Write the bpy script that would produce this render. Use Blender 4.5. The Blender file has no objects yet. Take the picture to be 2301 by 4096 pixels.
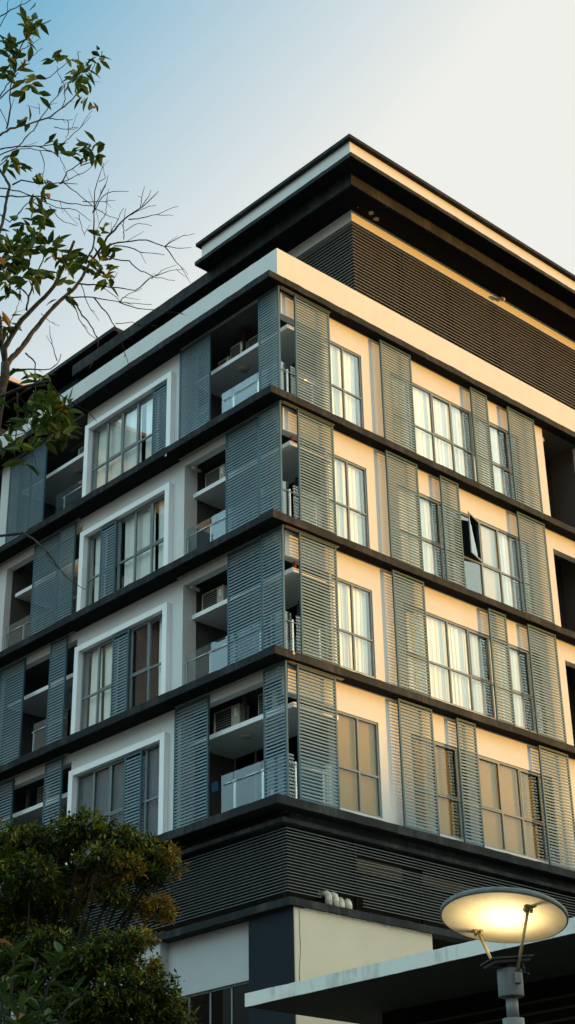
import bpy, math, random
from mathutils import Vector, Matrix
random.seed(7)
S = bpy.context.scene
COL = S.collection
R = math.radians

# ------------------------------------------------------------------ camera (solved from the vanishing points)
F_PX, W_PX, H_PX = 6327.786, 2301.0, 4096.0
RT = Vector((0.7348284, -0.6780115, -0.0180994)); UP = Vector((-0.3015163, -0.3504541, 0.8867186)); FW = Vector((0.6075484, 0.6461288, 0.4619552))
CAM = Vector((-20.701029, -22.48068, 1.6))
cd = bpy.data.cameras.new('camera'); cam = bpy.data.objects.new('camera', cd); COL.objects.link(cam)
cd.sensor_fit = 'VERTICAL'; cd.sensor_height = 36.0; cd.sensor_width = 36.0*W_PX/H_PX
cd.lens = F_PX/H_PX*36.0; cd.clip_start = 0.2; cd.clip_end = 3000
mw = Matrix((RT, UP, -FW)).transposed().to_4x4(); mw.translation = CAM
cam.matrix_world = mw
S.camera = cam
def ray(px, py):
    return RT*((px-1150)/F_PX) + UP*(-(py-2048)/F_PX) + FW
def at(px, py, dist):            # a point at a horizontal distance from the camera
    d = ray(px, py); return CAM + d*(dist/math.hypot(d.x, d.y))

# ------------------------------------------------------------------ materials
def newmat(name):
    m = bpy.data.materials.new(name); m.use_nodes = True
    nt = m.node_tree; return m, nt, nt.nodes['Principled BSDF']
def node(nt, t, **k):
    n = nt.nodes.new(t)
    for a, b in k.items():
        if a in n.inputs: n.inputs[a].default_value = b
        else: setattr(n, a, b)
    return n
def surf(name, col, rough=.75, col2=None, scale=3.0, amt=.5, bump=.0, bscale=60, metal=0., stretch=(1,1,1), spec=.18, fine=0.0):
    m, nt, b = newmat(name)
    b.inputs['Roughness'].default_value = rough; b.inputs['Metallic'].default_value = metal
    b.inputs['Specular IOR Level'].default_value = spec
    tc = node(nt, 'ShaderNodeTexCoord'); mp = node(nt, 'ShaderNodeMapping'); mp.inputs['Scale'].default_value = stretch
    nt.links.new(tc.outputs['Object'], mp.inputs[0])
    nz = node(nt, 'ShaderNodeTexNoise', Scale=scale, Detail=8.0, Roughness=.62); nt.links.new(mp.outputs[0], nz.inputs['Vector'])
    c2 = col2 or tuple(c*.75 for c in col)
    rp = node(nt, 'ShaderNodeValToRGB'); rp.color_ramp.elements[0].position = .5-amt*.5; rp.color_ramp.elements[1].position = .5+amt*.5
    rp.color_ramp.elements[0].color = (*c2, 1); rp.color_ramp.elements[1].color = (*col, 1)
    nt.links.new(nz.outputs['Fac'], rp.inputs[0])
    out = rp.outputs[0]
    if fine:
        n2 = node(nt, 'ShaderNodeTexNoise', Scale=55.0, Detail=3.0); nt.links.new(tc.outputs['Object'], n2.inputs['Vector'])
        mx = node(nt, 'ShaderNodeMix', data_type='RGBA', blend_type='OVERLAY'); mx.inputs['Factor'].default_value = fine
        nt.links.new(out, mx.inputs['A']); nt.links.new(n2.outputs['Color'], mx.inputs['B'])
        bw = node(nt, 'ShaderNodeRGBToBW'); nt.links.new(n2.outputs['Color'], bw.inputs[0]); nt.links.new(bw.outputs[0], mx.inputs['B'])
        out = mx.outputs['Result']
    nt.links.new(out, b.inputs['Base Color'])
    if bump:
        n3 = node(nt, 'ShaderNodeTexNoise', Scale=float(bscale), Detail=5.0); nt.links.new(tc.outputs['Object'], n3.inputs['Vector'])
        bp = node(nt, 'ShaderNodeBump', Strength=bump, Distance=.01); nt.links.new(n3.outputs['Fac'], bp.inputs['Height']); nt.links.new(bp.outputs[0], b.inputs['Normal'])
    return m
def streaked(name, col, dirt, rough=.8, vscale=6.0, lo=.45, hi=.7, bump=.25):
    """paint with rain streaks running down it"""
    m, nt, b = newmat(name); b.inputs['Roughness'].default_value = rough
    b.inputs['Specular IOR Level'].default_value = .08
    tc = node(nt, 'ShaderNodeTexCoord'); mp = node(nt, 'ShaderNodeMapping'); mp.inputs['Scale'].default_value = (vscale, vscale, .5)
    nt.links.new(tc.outputs['Object'], mp.inputs[0])
    nz = node(nt, 'ShaderNodeTexNoise', Scale=1.0, Detail=7.0, Roughness=.7); nt.links.new(mp.outputs[0], nz.inputs['Vector'])
    n2 = node(nt, 'ShaderNodeTexNoise', Scale=1.3, Detail=5.0); nt.links.new(tc.outputs['Object'], n2.inputs['Vector'])
    ml = node(nt, 'ShaderNodeMath', operation='MULTIPLY'); nt.links.new(nz.outputs['Fac'], ml.inputs[0]); nt.links.new(n2.outputs['Fac'], ml.inputs[1])
    m2 = node(nt, 'ShaderNodeMath', operation='MULTIPLY'); m2.inputs[1].default_value = 2.0; nt.links.new(ml.outputs[0], m2.inputs[0])
    rp = node(nt, 'ShaderNodeValToRGB'); rp.color_ramp.elements[0].position = lo; rp.color_ramp.elements[1].position = hi
    rp.color_ramp.elements[0].color = (*col, 1); rp.color_ramp.elements[1].color = (*dirt, 1)
    nt.links.new(m2.outputs[0], rp.inputs[0]); nt.links.new(rp.outputs[0], b.inputs['Base Color'])
    n3 = node(nt, 'ShaderNodeTexNoise', Scale=45.0, Detail=6.0); nt.links.new(tc.outputs['Object'], n3.inputs['Vector'])
    bp = node(nt, 'ShaderNodeBump', Strength=bump, Distance=.01); nt.links.new(n3.outputs['Fac'], bp.inputs['Height']); nt.links.new(bp.outputs[0], b.inputs['Normal'])
    return m
def glass(name, tint, refl=(.9,.95,1), base=.12, rough=.02, haze=0.0, hazecol=(.3,.4,.42)):
    m = bpy.data.materials.new(name); m.use_nodes = True; nt = m.node_tree; nt.nodes.clear()
    o = node(nt, 'ShaderNodeOutputMaterial'); tr = node(nt, 'ShaderNodeBsdfTransparent'); tr.inputs[0].default_value = (*tint, 1)
    gl = node(nt, 'ShaderNodeBsdfGlossy'); gl.inputs['Color'].default_value = (*refl, 1); gl.inputs['Roughness'].default_value = 0.0
    lw = node(nt, 'ShaderNodeLayerWeight'); lw.inputs[0].default_value = .5
    fr = node(nt, 'ShaderNodeMath', operation='POWER'); fr.inputs[1].default_value = 4.0; nt.links.new(lw.outputs['Facing'], fr.inputs[0])
    ad = node(nt, 'ShaderNodeMath', operation='ADD', use_clamp=True); ad.inputs[1].default_value = base; nt.links.new(fr.outputs[0], ad.inputs[0])
    mx = node(nt, 'ShaderNodeMixShader'); nt.links.new(ad.outputs[0], mx.inputs[0]); nt.links.new(tr.outputs[0], mx.inputs[1]); nt.links.new(gl.outputs[0], mx.inputs[2])
    last = mx.outputs[0]
    if haze:
        df = node(nt, 'ShaderNodeBsdfDiffuse'); df.inputs[0].default_value = (*hazecol, 1)
        m2 = node(nt, 'ShaderNodeMixShader'); m2.inputs[0].default_value = haze
        nt.links.new(last, m2.inputs[1]); nt.links.new(df.outputs[0], m2.inputs[2]); last = m2.outputs[0]
    nt.links.new(last, o.inputs[0]); return m
def cloth(name, col, col2, n=9.0, trans=.35):
    """hanging cloth: shading of fine vertical folds painted into the tone"""
    m, nt, b = newmat(name); b.inputs['Roughness'].default_value = .9; b.inputs['Specular IOR Level'].default_value = .1
    tc = node(nt, 'ShaderNodeTexCoord'); mp = node(nt, 'ShaderNodeMapping'); mp.inputs['Scale'].default_value = (n*2.2, n*2.2, .35)
    nt.links.new(tc.outputs['Object'], mp.inputs[0])
    nz = node(nt, 'ShaderNodeTexNoise', Scale=1.0, Detail=4.0); nt.links.new(mp.outputs[0], nz.inputs['Vector'])
    rp = node(nt, 'ShaderNodeValToRGB'); rp.color_ramp.elements[0].position = .35; rp.color_ramp.elements[1].position = .65
    rp.color_ramp.elements[0].color = (*col2, 1); rp.color_ramp.elements[1].color = (*col, 1)
    nt.links.new(nz.outputs['Fac'], rp.inputs[0]); nt.links.new(rp.outputs[0], b.inputs['Base Color'])
    return m
def leafmat(name, cols, trans=.3):
    m, nt, b = newmat(name); b.inputs['Roughness'].default_value = .55; b.inputs['Specular IOR Level'].default_value = .15
    at_ = node(nt, 'ShaderNodeAttribute', attribute_name='tone')
    rp = node(nt, 'ShaderNodeValToRGB'); cr = rp.color_ramp
    while len(cr.elements) > 1: cr.elements.remove(cr.elements[-1])
    for i, (p, c) in enumerate(cols):
        e = cr.elements[0] if i == 0 else cr.elements.new(p)
        e.position = p; e.color = (*c, 1)
    nt.links.new(at_.outputs['Fac'], rp.inputs[0]); nt.links.new(rp.outputs[0], b.inputs['Base Color'])
    tl = node(nt, 'ShaderNodeBsdfTranslucent'); nt.links.new(rp.outputs[0], tl.inputs[0])
    mx = node(nt, 'ShaderNodeMixShader'); mx.inputs[0].default_value = trans
    o = nt.nodes['Material Output']; nt.links.new(b.outputs[0], mx.inputs[1]); nt.links.new(tl.outputs[0], mx.inputs[2]); nt.links.new(mx.outputs[0], o.inputs[0])
    return m
def emit(name, col, st):
    m, nt, b = newmat(name); b.inputs['Base Color'].default_value = (*col, 1); b.inputs['Emission Color'].default_value = (*col, 1); b.inputs['Emission Strength'].default_value = st; return m

M = dict(
 plaster=surf('wall_plaster', (.62,.62,.60), .85, (.56,.56,.55), 1.2, .6, .3, 45, fine=.12),
 bright=surf('white_paint', (.84,.85,.84), .7, (.76,.77,.77), 2.0, .5, .2, 45, fine=.08),
 dark=streaked('dark_ledge_paint', (.020,.023,.025), (.055,.056,.056), vscale=7, lo=.45, hi=.85, bump=.6),
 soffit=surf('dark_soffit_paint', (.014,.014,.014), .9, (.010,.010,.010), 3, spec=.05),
 navy=surf('navy_paint', (.009,.017,.023), .8, (.007,.013,.018), 2.0, .5, .5, 40, spec=.2),
 shutter=surf('shutter_paint', (.182,.258,.290), .6, (.15,.217,.247), 2.5, .5, fine=.1, spec=.15),
 frameT=surf('shutter_frame_paint', (.060,.124,.152), .55, (.05,.105,.13), 4),
 metal=surf('window_metal', (.20,.23,.235), .4, (.16,.185,.19), 5),
 steel=surf('brushed_steel', (.75,.77,.77), .25, (.6,.62,.62), 8, metal=.6),
 track=surf('track_metal', (.30,.26,.21), .5, (.24,.21,.17), 6),
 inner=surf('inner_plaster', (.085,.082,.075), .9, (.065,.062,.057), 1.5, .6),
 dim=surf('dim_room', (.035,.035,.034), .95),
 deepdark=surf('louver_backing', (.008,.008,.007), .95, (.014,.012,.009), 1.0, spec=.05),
 slatA=surf('roof_louver_slat', (.24,.235,.215), .5, (.19,.185,.17), 3),
 slatB=surf('podium_louver_slat', (.16,.19,.195), .5, (.12,.145,.15), 3),
 pane=glass('window_glass', (.95,.97,.97), base=.035),
 panewarm=glass('bronze_window_glass', (.93,.90,.80), base=.015),
 paneblue=glass('tinted_window_glass', (.80,.86,.88), base=.07),
 rail=glass('railing_glass', (.84,.90,.91), base=.045, haze=.045, hazecol=(.36,.5,.54)),
 dglass=glass('podium_glass', (.08,.09,.09), base=.004),
 curtain=cloth('white_curtain', (.88,.85,.77), (.78,.755,.68), n=5.0),
 blind_or_reflection=surf('tan_blind', (.34,.26,.15), .9, (.29,.22,.125), 1.6, .8, fine=.1, stretch=(1,1,.3)),
 panereflect=surf('painted_pane_reflection', (.44,.42,.37), .9, (.40,.38,.33), 4), greyblind=surf('grey_blind', (.20,.24,.27), .9, (.17,.21,.24), 4),
 acbody=surf('cream_metal', (.50,.47,.38), .5, (.42,.39,.32), 4),
 black=surf('black_plastic', (.012,.012,.012), .5),
 pipe=surf('white_pipe', (.62,.58,.48), .45, (.30,.27,.21), 7, .4),
 concrete=streaked('stained_concrete', (.62,.61,.56), (.26,.25,.23), vscale=5, lo=.5, hi=.9),
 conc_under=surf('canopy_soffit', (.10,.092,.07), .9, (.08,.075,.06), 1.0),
 bark=surf('grey_bark', (.050,.046,.039), .9, (.010,.009,.008), 22, .35, .8, 40),
 twig=surf('dark_twig', (.018,.016,.015), .9, (.010,.009,.009), 30),
 lampgrey=surf('weathered_grey_metal', (.16,.175,.175), .6, (.09,.10,.10), 14, .5, .3, 60, fine=.2),
 lampdark=surf('dark_grey_metal', (.03,.032,.034), .5, (.02,.022,.024), 14),
 brass=surf('brassy_metal', (.36,.30,.17), .35, (.28,.23,.12), 9, metal=.5),
 reflector=surf('lamp_reflector', (.85,.76,.52), .6, (.70,.58,.34), 5, .5, stretch=(1,1,1), fine=.15),
 ground=surf('ground_paving', (.085,.082,.08), .9, (.06,.058,.055), .8, .6, .3, 20),
 unseen_sun_blocker=surf('sun_blocker_green', (.04,.055,.03), .95, (.025,.035,.02), .2),
 tealwall=surf('teal_wall', (.05,.12,.14), .6, (.04,.10,.12), 2),
 pink=surf('pale_render', (.55,.45,.40), .85, (.48,.39,.35), 1.5),
 red=surf('red_plastic', (.45,.03,.02), .5), blue=surf('blue_cloth', (.03,.12,.22), .9),
 crack=surf('crack_dark', (.05,.045,.04), .95), chip=surf('peeled_plaster', (.46,.43,.36), .95, (.34,.31,.26), 12),
)
LEAF_A = leafmat('broad_leaf', [(0,(.012,.028,.005)),(.45,(.035,.065,.008)),(.8,(.085,.12,.012)),(.95,(.11,.13,.015)),(1,(.32,.12,.03))], .3)
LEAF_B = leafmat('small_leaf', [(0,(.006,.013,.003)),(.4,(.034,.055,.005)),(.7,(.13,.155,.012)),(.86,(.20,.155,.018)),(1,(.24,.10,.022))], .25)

# ------------------------------------------------------------------ mesh builder
BOXF = [(0,3,2,1),(4,5,6,7),(0,1,5,4),(1,2,6,5),(2,3,7,6),(3,0,4,7)]
class MB:
    def __init__(s): s.v=[]; s.f=[]; s.mi=[]; s.tone=[]; s.smooth=[]
    def add(s, vs, fs, mi=0, smooth=False, tone=0.):
        o=len(s.v); s.v+= [tuple(v) for v in vs]; s.f+=[tuple(i+o for i in f) for f in fs]
        s.mi+=[mi]*len(fs); s.smooth+=[smooth]*len(fs); s.tone+=[tone]*len(fs); return s
    def box(s,x0,x1,y0,y1,z0,z1,mi=0):
        return s.add([(x0,y0,z0),(x1,y0,z0),(x1,y1,z0),(x0,y1,z0),(x0,y0,z1),(x1,y0,z1),(x1,y1,z1),(x0,y1,z1)],BOXF,mi)
    def obox(s,c,a,b,d,mi=0):           # centre and three half-axis vectors
        c=Vector(c);a=Vector(a);b=Vector(b);d=Vector(d)
        return s.add([c-a-b-d,c+a-b-d,c+a+b-d,c-a+b-d,c-a-b+d,c+a-b+d,c+a+b+d,c-a+b+d],BOXF,mi)
    def tube(s,pts,rad,n=8,mi=0,cap=True):
        pts=[Vector(p) for p in pts]; k=len(pts)
        if not hasattr(rad,'__len__'): rad=[rad]*k
        vs=[]; u=None
        for i,p in enumerate(pts):
            t=(pts[min(i+1,k-1)]-pts[max(i-1,0)]).normalized()
            if u is None: u=t.orthogonal().normalized()
            else:
                u=(u-t*u.dot(t)); u=u.normalized() if u.length>1e-6 else t.orthogonal().normalized()
            w=t.cross(u)
            for j in range(n):
                a=2*math.pi*j/n; vs.append(p+(u*math.cos(a)+w*math.sin(a))*rad[i])
        fs=[(i*n+j,i*n+(j+1)%n,(i+1)*n+(j+1)%n,(i+1)*n+j) for i in range(k-1) for j in range(n)]
        if cap: fs+=[tuple(range(n-1,-1,-1)),tuple((k-1)*n+j for j in range(n))]
        return s.add(vs,fs,mi,True)
    def disc(s,c,n,r0,r1,seg=48,mi=0): pass
    def build(s,name,mat,parent=None,bevel=0):
        me=bpy.data.meshes.new(name); me.from_pydata(s.v,[],s.f)
        for m_ in (mat if isinstance(mat,(list,tuple)) else [mat]): me.materials.append(m_)
        me.polygons.foreach_set('material_index',s.mi); me.polygons.foreach_set('use_smooth',s.smooth)
        if any(s.tone):
            at_=me.attributes.new('tone','FLOAT','FACE'); at_.data.foreach_set('value',s.tone)
        me.update()
        o=bpy.data.objects.new(name,me); COL.objects.link(o)
        if parent: o.parent=parent
        if bevel:
            b=o.modifiers.new('bevel','BEVEL'); b.width=bevel; b.segments=2; b.limit_method='ANGLE'
        return o
def tag(o,label=None,cat=None,group=None,kind=None):
    if label: o['label']=label
    if cat: o['category']=cat
    if group: o['group']=group
    if kind: o['kind']=kind
    return o
def empty(name,loc,label,cat,group=None):
    o=bpy.data.objects.new(name,None); COL.objects.link(o); o.location=loc; o.empty_display_size=.3
    return tag(o,label,cat,group)
def sub(name,parent):
    o=bpy.data.objects.new(name,None); COL.objects.link(o); o.parent=parent; o.empty_display_size=.1; return o
def B(name,mat,parent,*boxes,bevel=0):
    m=MB()
    for b in boxes: m.box(*b)
    return m.build(name,mat,parent,bevel)
def Bs(name,mat,parent,*boxes,bevel=0):
    return [B(name,mat,parent,b,bevel=bevel) for b in boxes]
def bar(mb,axis,a0,a1,p0,p1,z0,z1,step=.22,j=.006):
    """long bar along axis ('x' or 'y') whose edges wander a little, like trowelled render; p0 is its outer side"""
    n=max(2,int((a1-a0)/step)); vs=[]
    for i in range(n+1):
        a=a0+(a1-a0)*i/n; e=lambda:random.uniform(-j,j)
        o=p0+e(); t=z1+e(); bo=z0+e()
        q=[(o,bo),(p1,z0),(p1,z1),(o+e(),t)]
        for (p,z) in q: vs.append((a,p,z) if axis=='x' else (p,a,z))
    fs=[]
    for i in range(n):
        for k in range(4):
            f=(i*4+k,i*4+(k+1)%4,(i+1)*4+(k+1)%4,(i+1)*4+k); fs.append(f if axis=='x' else f[::-1])
    fs+=[(0,3,2,1),(n*4,n*4+1,n*4+2,n*4+3)] if axis=='x' else [(0,1,2,3),(n*4+3,n*4+2,n*4+1,n*4)]
    # orient outward
    mb.add(vs,[f[::-1] for f in fs]); return mb

FL=[20.8,17.6,14.4,11.2]            # floor levels, top one first
XE,YE=21.9,16.0

# ================================================================== THE APARTMENT BUILDING
BD=empty('apartment_building',(0,0,0),'main pale apartment block with dark ledges, grey louvered shutters and a stepped dark roof','building')

# ledges and slabs
for k,zt in enumerate([24.0]+FL):
    z0=zt-.18
    m=MB(); bar(m,'y',0.0,YE,0.0,.5,z0,zt); bar(m,'x',.5,XE,0.0,.28,z0,zt); m.build('ledge',M['dark'],BD)
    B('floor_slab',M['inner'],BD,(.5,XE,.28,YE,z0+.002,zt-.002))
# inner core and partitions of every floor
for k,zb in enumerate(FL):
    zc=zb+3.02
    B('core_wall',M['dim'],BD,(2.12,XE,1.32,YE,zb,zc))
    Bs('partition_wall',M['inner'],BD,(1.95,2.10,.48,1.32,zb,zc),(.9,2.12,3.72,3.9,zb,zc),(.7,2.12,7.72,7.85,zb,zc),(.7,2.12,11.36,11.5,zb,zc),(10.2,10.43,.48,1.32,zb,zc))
    # dark glazed doors at the back of both balconies
    for (y0,y1) in ((1.40,3.66),(7.9,11.3)):
        d=B('balcony_door',M['metal'],BD,*[(2.04,2.10,y,y+.05,zb,zb+2.15) for y in (y0,y0+(y1-y0)/3,y0+2*(y1-y0)/3,y1-.05)],(2.04,2.10,y0+.05,y1-.05,zb+2.15,zb+2.2))
        B('door_glass',M['dglass'],d,(2.068,2.08,y0+.05,y1-.05,zb,zb+2.15))

def slit_wall(parent,mat,plane,p0,p1,a0,a1,z0,z1,holes,name='wall'):
    """wall slab with rectangular openings, cut into butted boxes"""
    xs=sorted({a0,a1,*[h[0] for h in holes],*[h[1] for h in holes]})
    m=MB()
    for u0,u1 in zip(xs,xs[1:]):
        hs=sorted([(h[2],h[3]) for h in holes if h[0]<=u0+1e-6 and h[1]>=u1-1e-6]); z=z0
        for h0,h1 in hs+[(z1,z1)]:
            if h0>z+1e-4:
                if plane=='x': m.box(p0,p1,u0,u1,z,h0)
                else: m.box(u0,u1,p0,p1,z,h0)
            z=max(z,h1)
    return m.build(name,mat,parent)

# facade walls
for k,zb in enumerate(FL):
    zc=zb+3.02
    holes=[(2.0,3.31,zb+.16,zb+2.33),(4.35,9.35,zb+.16,zb+2.33)]
    if k==0: slit_wall(BD,M['plaster'],'y',.28,.48,1.95,10.43,zb,zc,holes); slit_wall(BD,M['plaster'],'y',.28,.48,12.06,XE,zb,zc,[])
    else: slit_wall(BD,M['plaster'],'y',.28,.48,1.95,XE,zb,zc,holes+[(10.37,12.06,zb,zb+2.47)])
    # deep open recess at the right end
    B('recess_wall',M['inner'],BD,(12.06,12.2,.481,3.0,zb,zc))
    B('corner_beam',M['plaster'],BD,(.62,1.948,.285,.479,zb+2.38,zc-.001))
    slit_wall(BD,M['plaster'],'x',.5,.7,3.68,7.85,zb,zc,[(4.25,7.58,zb+.02,zb+2.36)])
    B('wall_return',M['plaster'],BD,(.7,.9,3.68,3.9,zb,zc))
    slit_wall(BD,M['plaster'],'x',.5,.7,11.36,YE if k else 11.95,zb,zc,[])
    if k: Bs('header_beam',M['plaster'],BD,(.5,.7,.5,3.679,zb+2.8,zc-.001),(.5,.7,7.851,11.359,zb+2.8,zc-.001))

# parapet, roof deck
m=MB(); bar(m,'y',.28,YE,.52,.70,24.0,25.05,j=.002); bar(m,'x',.70,XE,.28,.45,24.0,25.05,j=.002); m.box(.52,.70,.28,.2801,24,24.01)
m.build('parapet',M['plaster'],BD)
B('roof_deck',M['inner'],BD,(.7,XE,.45,YE,24.0,24.06))
B('floor_slab',M['inner'],BD,(XE,21.95,.29,4,23.825,23.995))

# roof storey: band, louvers, two stepped eaves
PX,PY=4.48,1.5
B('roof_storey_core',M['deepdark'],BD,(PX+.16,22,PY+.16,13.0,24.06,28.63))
B('roof_band',M['plaster'],BD,(PX,22,PY,13.0,28.64,29.01))
m=MB(); z=28.53
while z>24.2:
    m.box(PX-.01,PX+.02,PY+.02,13.0,z-.008,z+.008); z-=.106
m.build('louver_screen',M['slatA'],BD)
m=MB(); z=28.53
while z>24.2:
    for i in range(9):
        x0=PX-.01+i*2.0; m.box(x0,x0+1.996,PY-.01,PY+.019,z-.008,z+.008)
    z-=.106
m.build('louver_screen',M['slatA'],BD)
for i in range(6): B('louver_post',M['deepdark'],BD,(PX+.06+i*2,PX+.10+i*2,PY+.065,PY+.12,24.06,28.6))
for i in range(3): B('louver_post',M['deepdark'],BD,(PX+.065,PX+.12,PY+.2+i*2,PY+.24+i*2,24.06,28.6))
m=MB(); bar(m,'y',.72,13.44,3.72,6.0,29.01,29.40,j=.003); bar(m,'x',6.0,22,.72,6.0,29.01,29.40,j=.003); m.box(6,22,6.0,13.44,29.011,29.399)
m.build('lower_eave',M['dark'],BD)
m=MB(); bar(m,'y',.23,6.72,3.23,5.0,29.402,29.53,j=.003); bar(m,'x',5.0,22,.23,5.0,29.402,29.53,j=.003); m.box(5,22,5.0,6.72,29.403,29.529)
m.build('upper_eave',M['dark'],BD)
B('roof_fascia',M['plaster'],BD,(3.38,22,.40,6.58,29.53,30.09))
B('roof_coping',M['dark'],BD,(3.25,22,.27,6.71,30.09,30.20),bevel=.004)
# dark undersides
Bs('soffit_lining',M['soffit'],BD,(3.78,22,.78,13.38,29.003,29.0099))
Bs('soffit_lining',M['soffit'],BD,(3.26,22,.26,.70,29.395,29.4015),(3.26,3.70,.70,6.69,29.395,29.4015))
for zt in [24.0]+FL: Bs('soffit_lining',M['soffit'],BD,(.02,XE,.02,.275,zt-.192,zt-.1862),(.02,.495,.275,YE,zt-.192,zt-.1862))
def blob(mb,c,ux,uy,r,n=11):
    c=Vector(c); pts=[c+Vector(ux)*math.cos(2*math.pi*i/n)*r*random.uniform(.6,1.1)+Vector(uy)*math.sin(2*math.pi*i/n)*r*random.uniform(.5,1.0) for i in range(n)]
    mb.add(pts,[tuple(range(n-1,-1,-1))])
m=MB()
for px,py,r in ((1486,853,.075),(1504,876,.08),(1432.5,829.5,.02),(1547,827,.018)):
    d=ray(px,py); t=(29.0015-CAM.z)/d.z; blob(m,CAM+d*t,(1,0,0),(0,1,0),r*1.3)
m.build('peeled_patch',M['chip'],BD)
# bent vent pipes
def elbow(name,p,dirn,r,l=.22,parent=BD,mat='pipe'):
    p=Vector(p); d=Vector(dirn); pts=[p+d*(-.18),p,p+d*l*.5]+[p+d*(l*.5)+d*(l*.5*math.sin(a))+Vector((0,0,-1))*(l*.5*(1-math.cos(a))) for a in (R(30),R(60),R(90))]
    return MB().tube(pts,r,12).build(name,M[mat],parent)
elbow('vent_pipe',(10.62,1.5,28.84),(0,-1,0),.06,.2)
elbow('vent_pipe',(10.50,.60,23.58),(0,-1,0),.055,.26)
elbow('vent_pipe',(.62,3.45,20.28),(-1,0,0),.045,.05); elbow('vent_pipe',(.62,3.45,17.1),(-1,0,0),.045,.05)

# ---- shutters
slat_cache={}
def shutter(axis,a0,a1,zb,p,parent=BD,h=2.985,t=.045,z0=.015,pitch=.0762,tone='shutter'):
    """sliding louvered shutter; axis 'y' = left facade (normal -x), 'x' = right facade (normal -y); p is the outer face"""
    z1=zb+h; zb=zb+z0; s=.045
    def bx(m,u0,u1,d0,d1,w0,w1):
        m.box(d0,d1,u0,u1,w0,w1) if axis=='y' else m.box(u0,u1,d0,d1,w0,w1)
    f=MB(); bx(f,a0,a0+s,p,p+t,zb,z1); bx(f,a1-s,a1,p,p+t,zb,z1); bx(f,a0+s,a1-s,p+.003,p+t-.003,zb,zb+.075); bx(f,a0+s,a1-s,p+.003,p+t-.003,z1-.05,z1)
    fo=f.build('shutter',M['frameT'],parent)
    sl=MB(); z=zb+.075+pitch*.5
    while z<z1-.07:
        # blade leaning outwards at the foot
        o,i=(p+.003,p+t-.006); dz=.0190
        jt=random.uniform(-.0015,.0015)
        q=[(o,z-dz+jt),(o+.036,z-dz+.006+jt),(o+.038,z-dz+.012+jt),(o+.003,z+dz+jt)]
        vs=[]
        for u in (a0+s,a1-s):
            for (d,w) in q: vs.append((d,u,w) if axis=='y' else (u,d,w))
        fs=[(0,1,5,4),(1,2,6,5),(2,3,7,6),(3,0,4,7)]
        if axis=='y': fs=[g[::-1] for g in fs]
        sl.add(vs,fs); z+=pitch
    sl.build('slats',M[tone],fo)
    return fo
XS,YS=.44,.12
L_SH=[[(.12,.84),(2.69,3.87),(9.6,10.30),(10.32,11.46)],
      [(.14,.90),(.93,2.09),(8.03,8.75),(8.82,9.97)],
      [(.13,.84),(.87,2.03),(8.16,8.87),(10.09,11.25)],
      [(.11,.82),(2.68,3.85),(8.10,8.82),(10.28,11.42)]]
R_SH=[[(.93,2.08),(3.86,4.98),(7.28,7.94),(8.78,9.9)],
      [(.94,2.08),(3.86,4.97),(5.80,6.48),(8.77,9.9)],
      [(.90,2.04),(3.87,4.94),(7.26,7.92),(8.76,9.88)],
      [(.74,1.88),(3.83,4.94),(5.77,6.43),(8.75,9.87)]]
W_IN=[(4.29,4.90),(6.28,6.91),(5.61,6.24),(4.99,5.62)]
for k,zb in enumerate(FL):
    for j,(a,b) in enumerate(L_SH[k]): shutter('y',a,b,zb,XS+(.0 if j%2 else -.05))
    for a,b in R_SH[k]: shutter('x',a,b,zb,YS)
    shutter('y',*W_IN[k],zb,.41,h=2.32)
    # thin sliding tracks under the soffit
    ends=[(.12,3.8),(.12,3.8),(.12,3.8),(.12,3.8)][k]
    Bs('shutter_track',M['track'],BD,(.40,.475,ends[0],ends[1],zb+2.99,zb+3.012),(.40,.475,7.9 if k!=0 else 7.95,11.6,zb+2.99,zb+3.012))
    Bs('shutter_track',M['track'],BD,(.476,2.12 if k<3 else 2.12,.10,.19,zb+2.99,zb+3.012))
    Bs('shutter_track',M['steel'],BD,(R_SH[k][0][0],R_SH[k][0][1],.09,.20,zb+.001,zb+.014))

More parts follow.
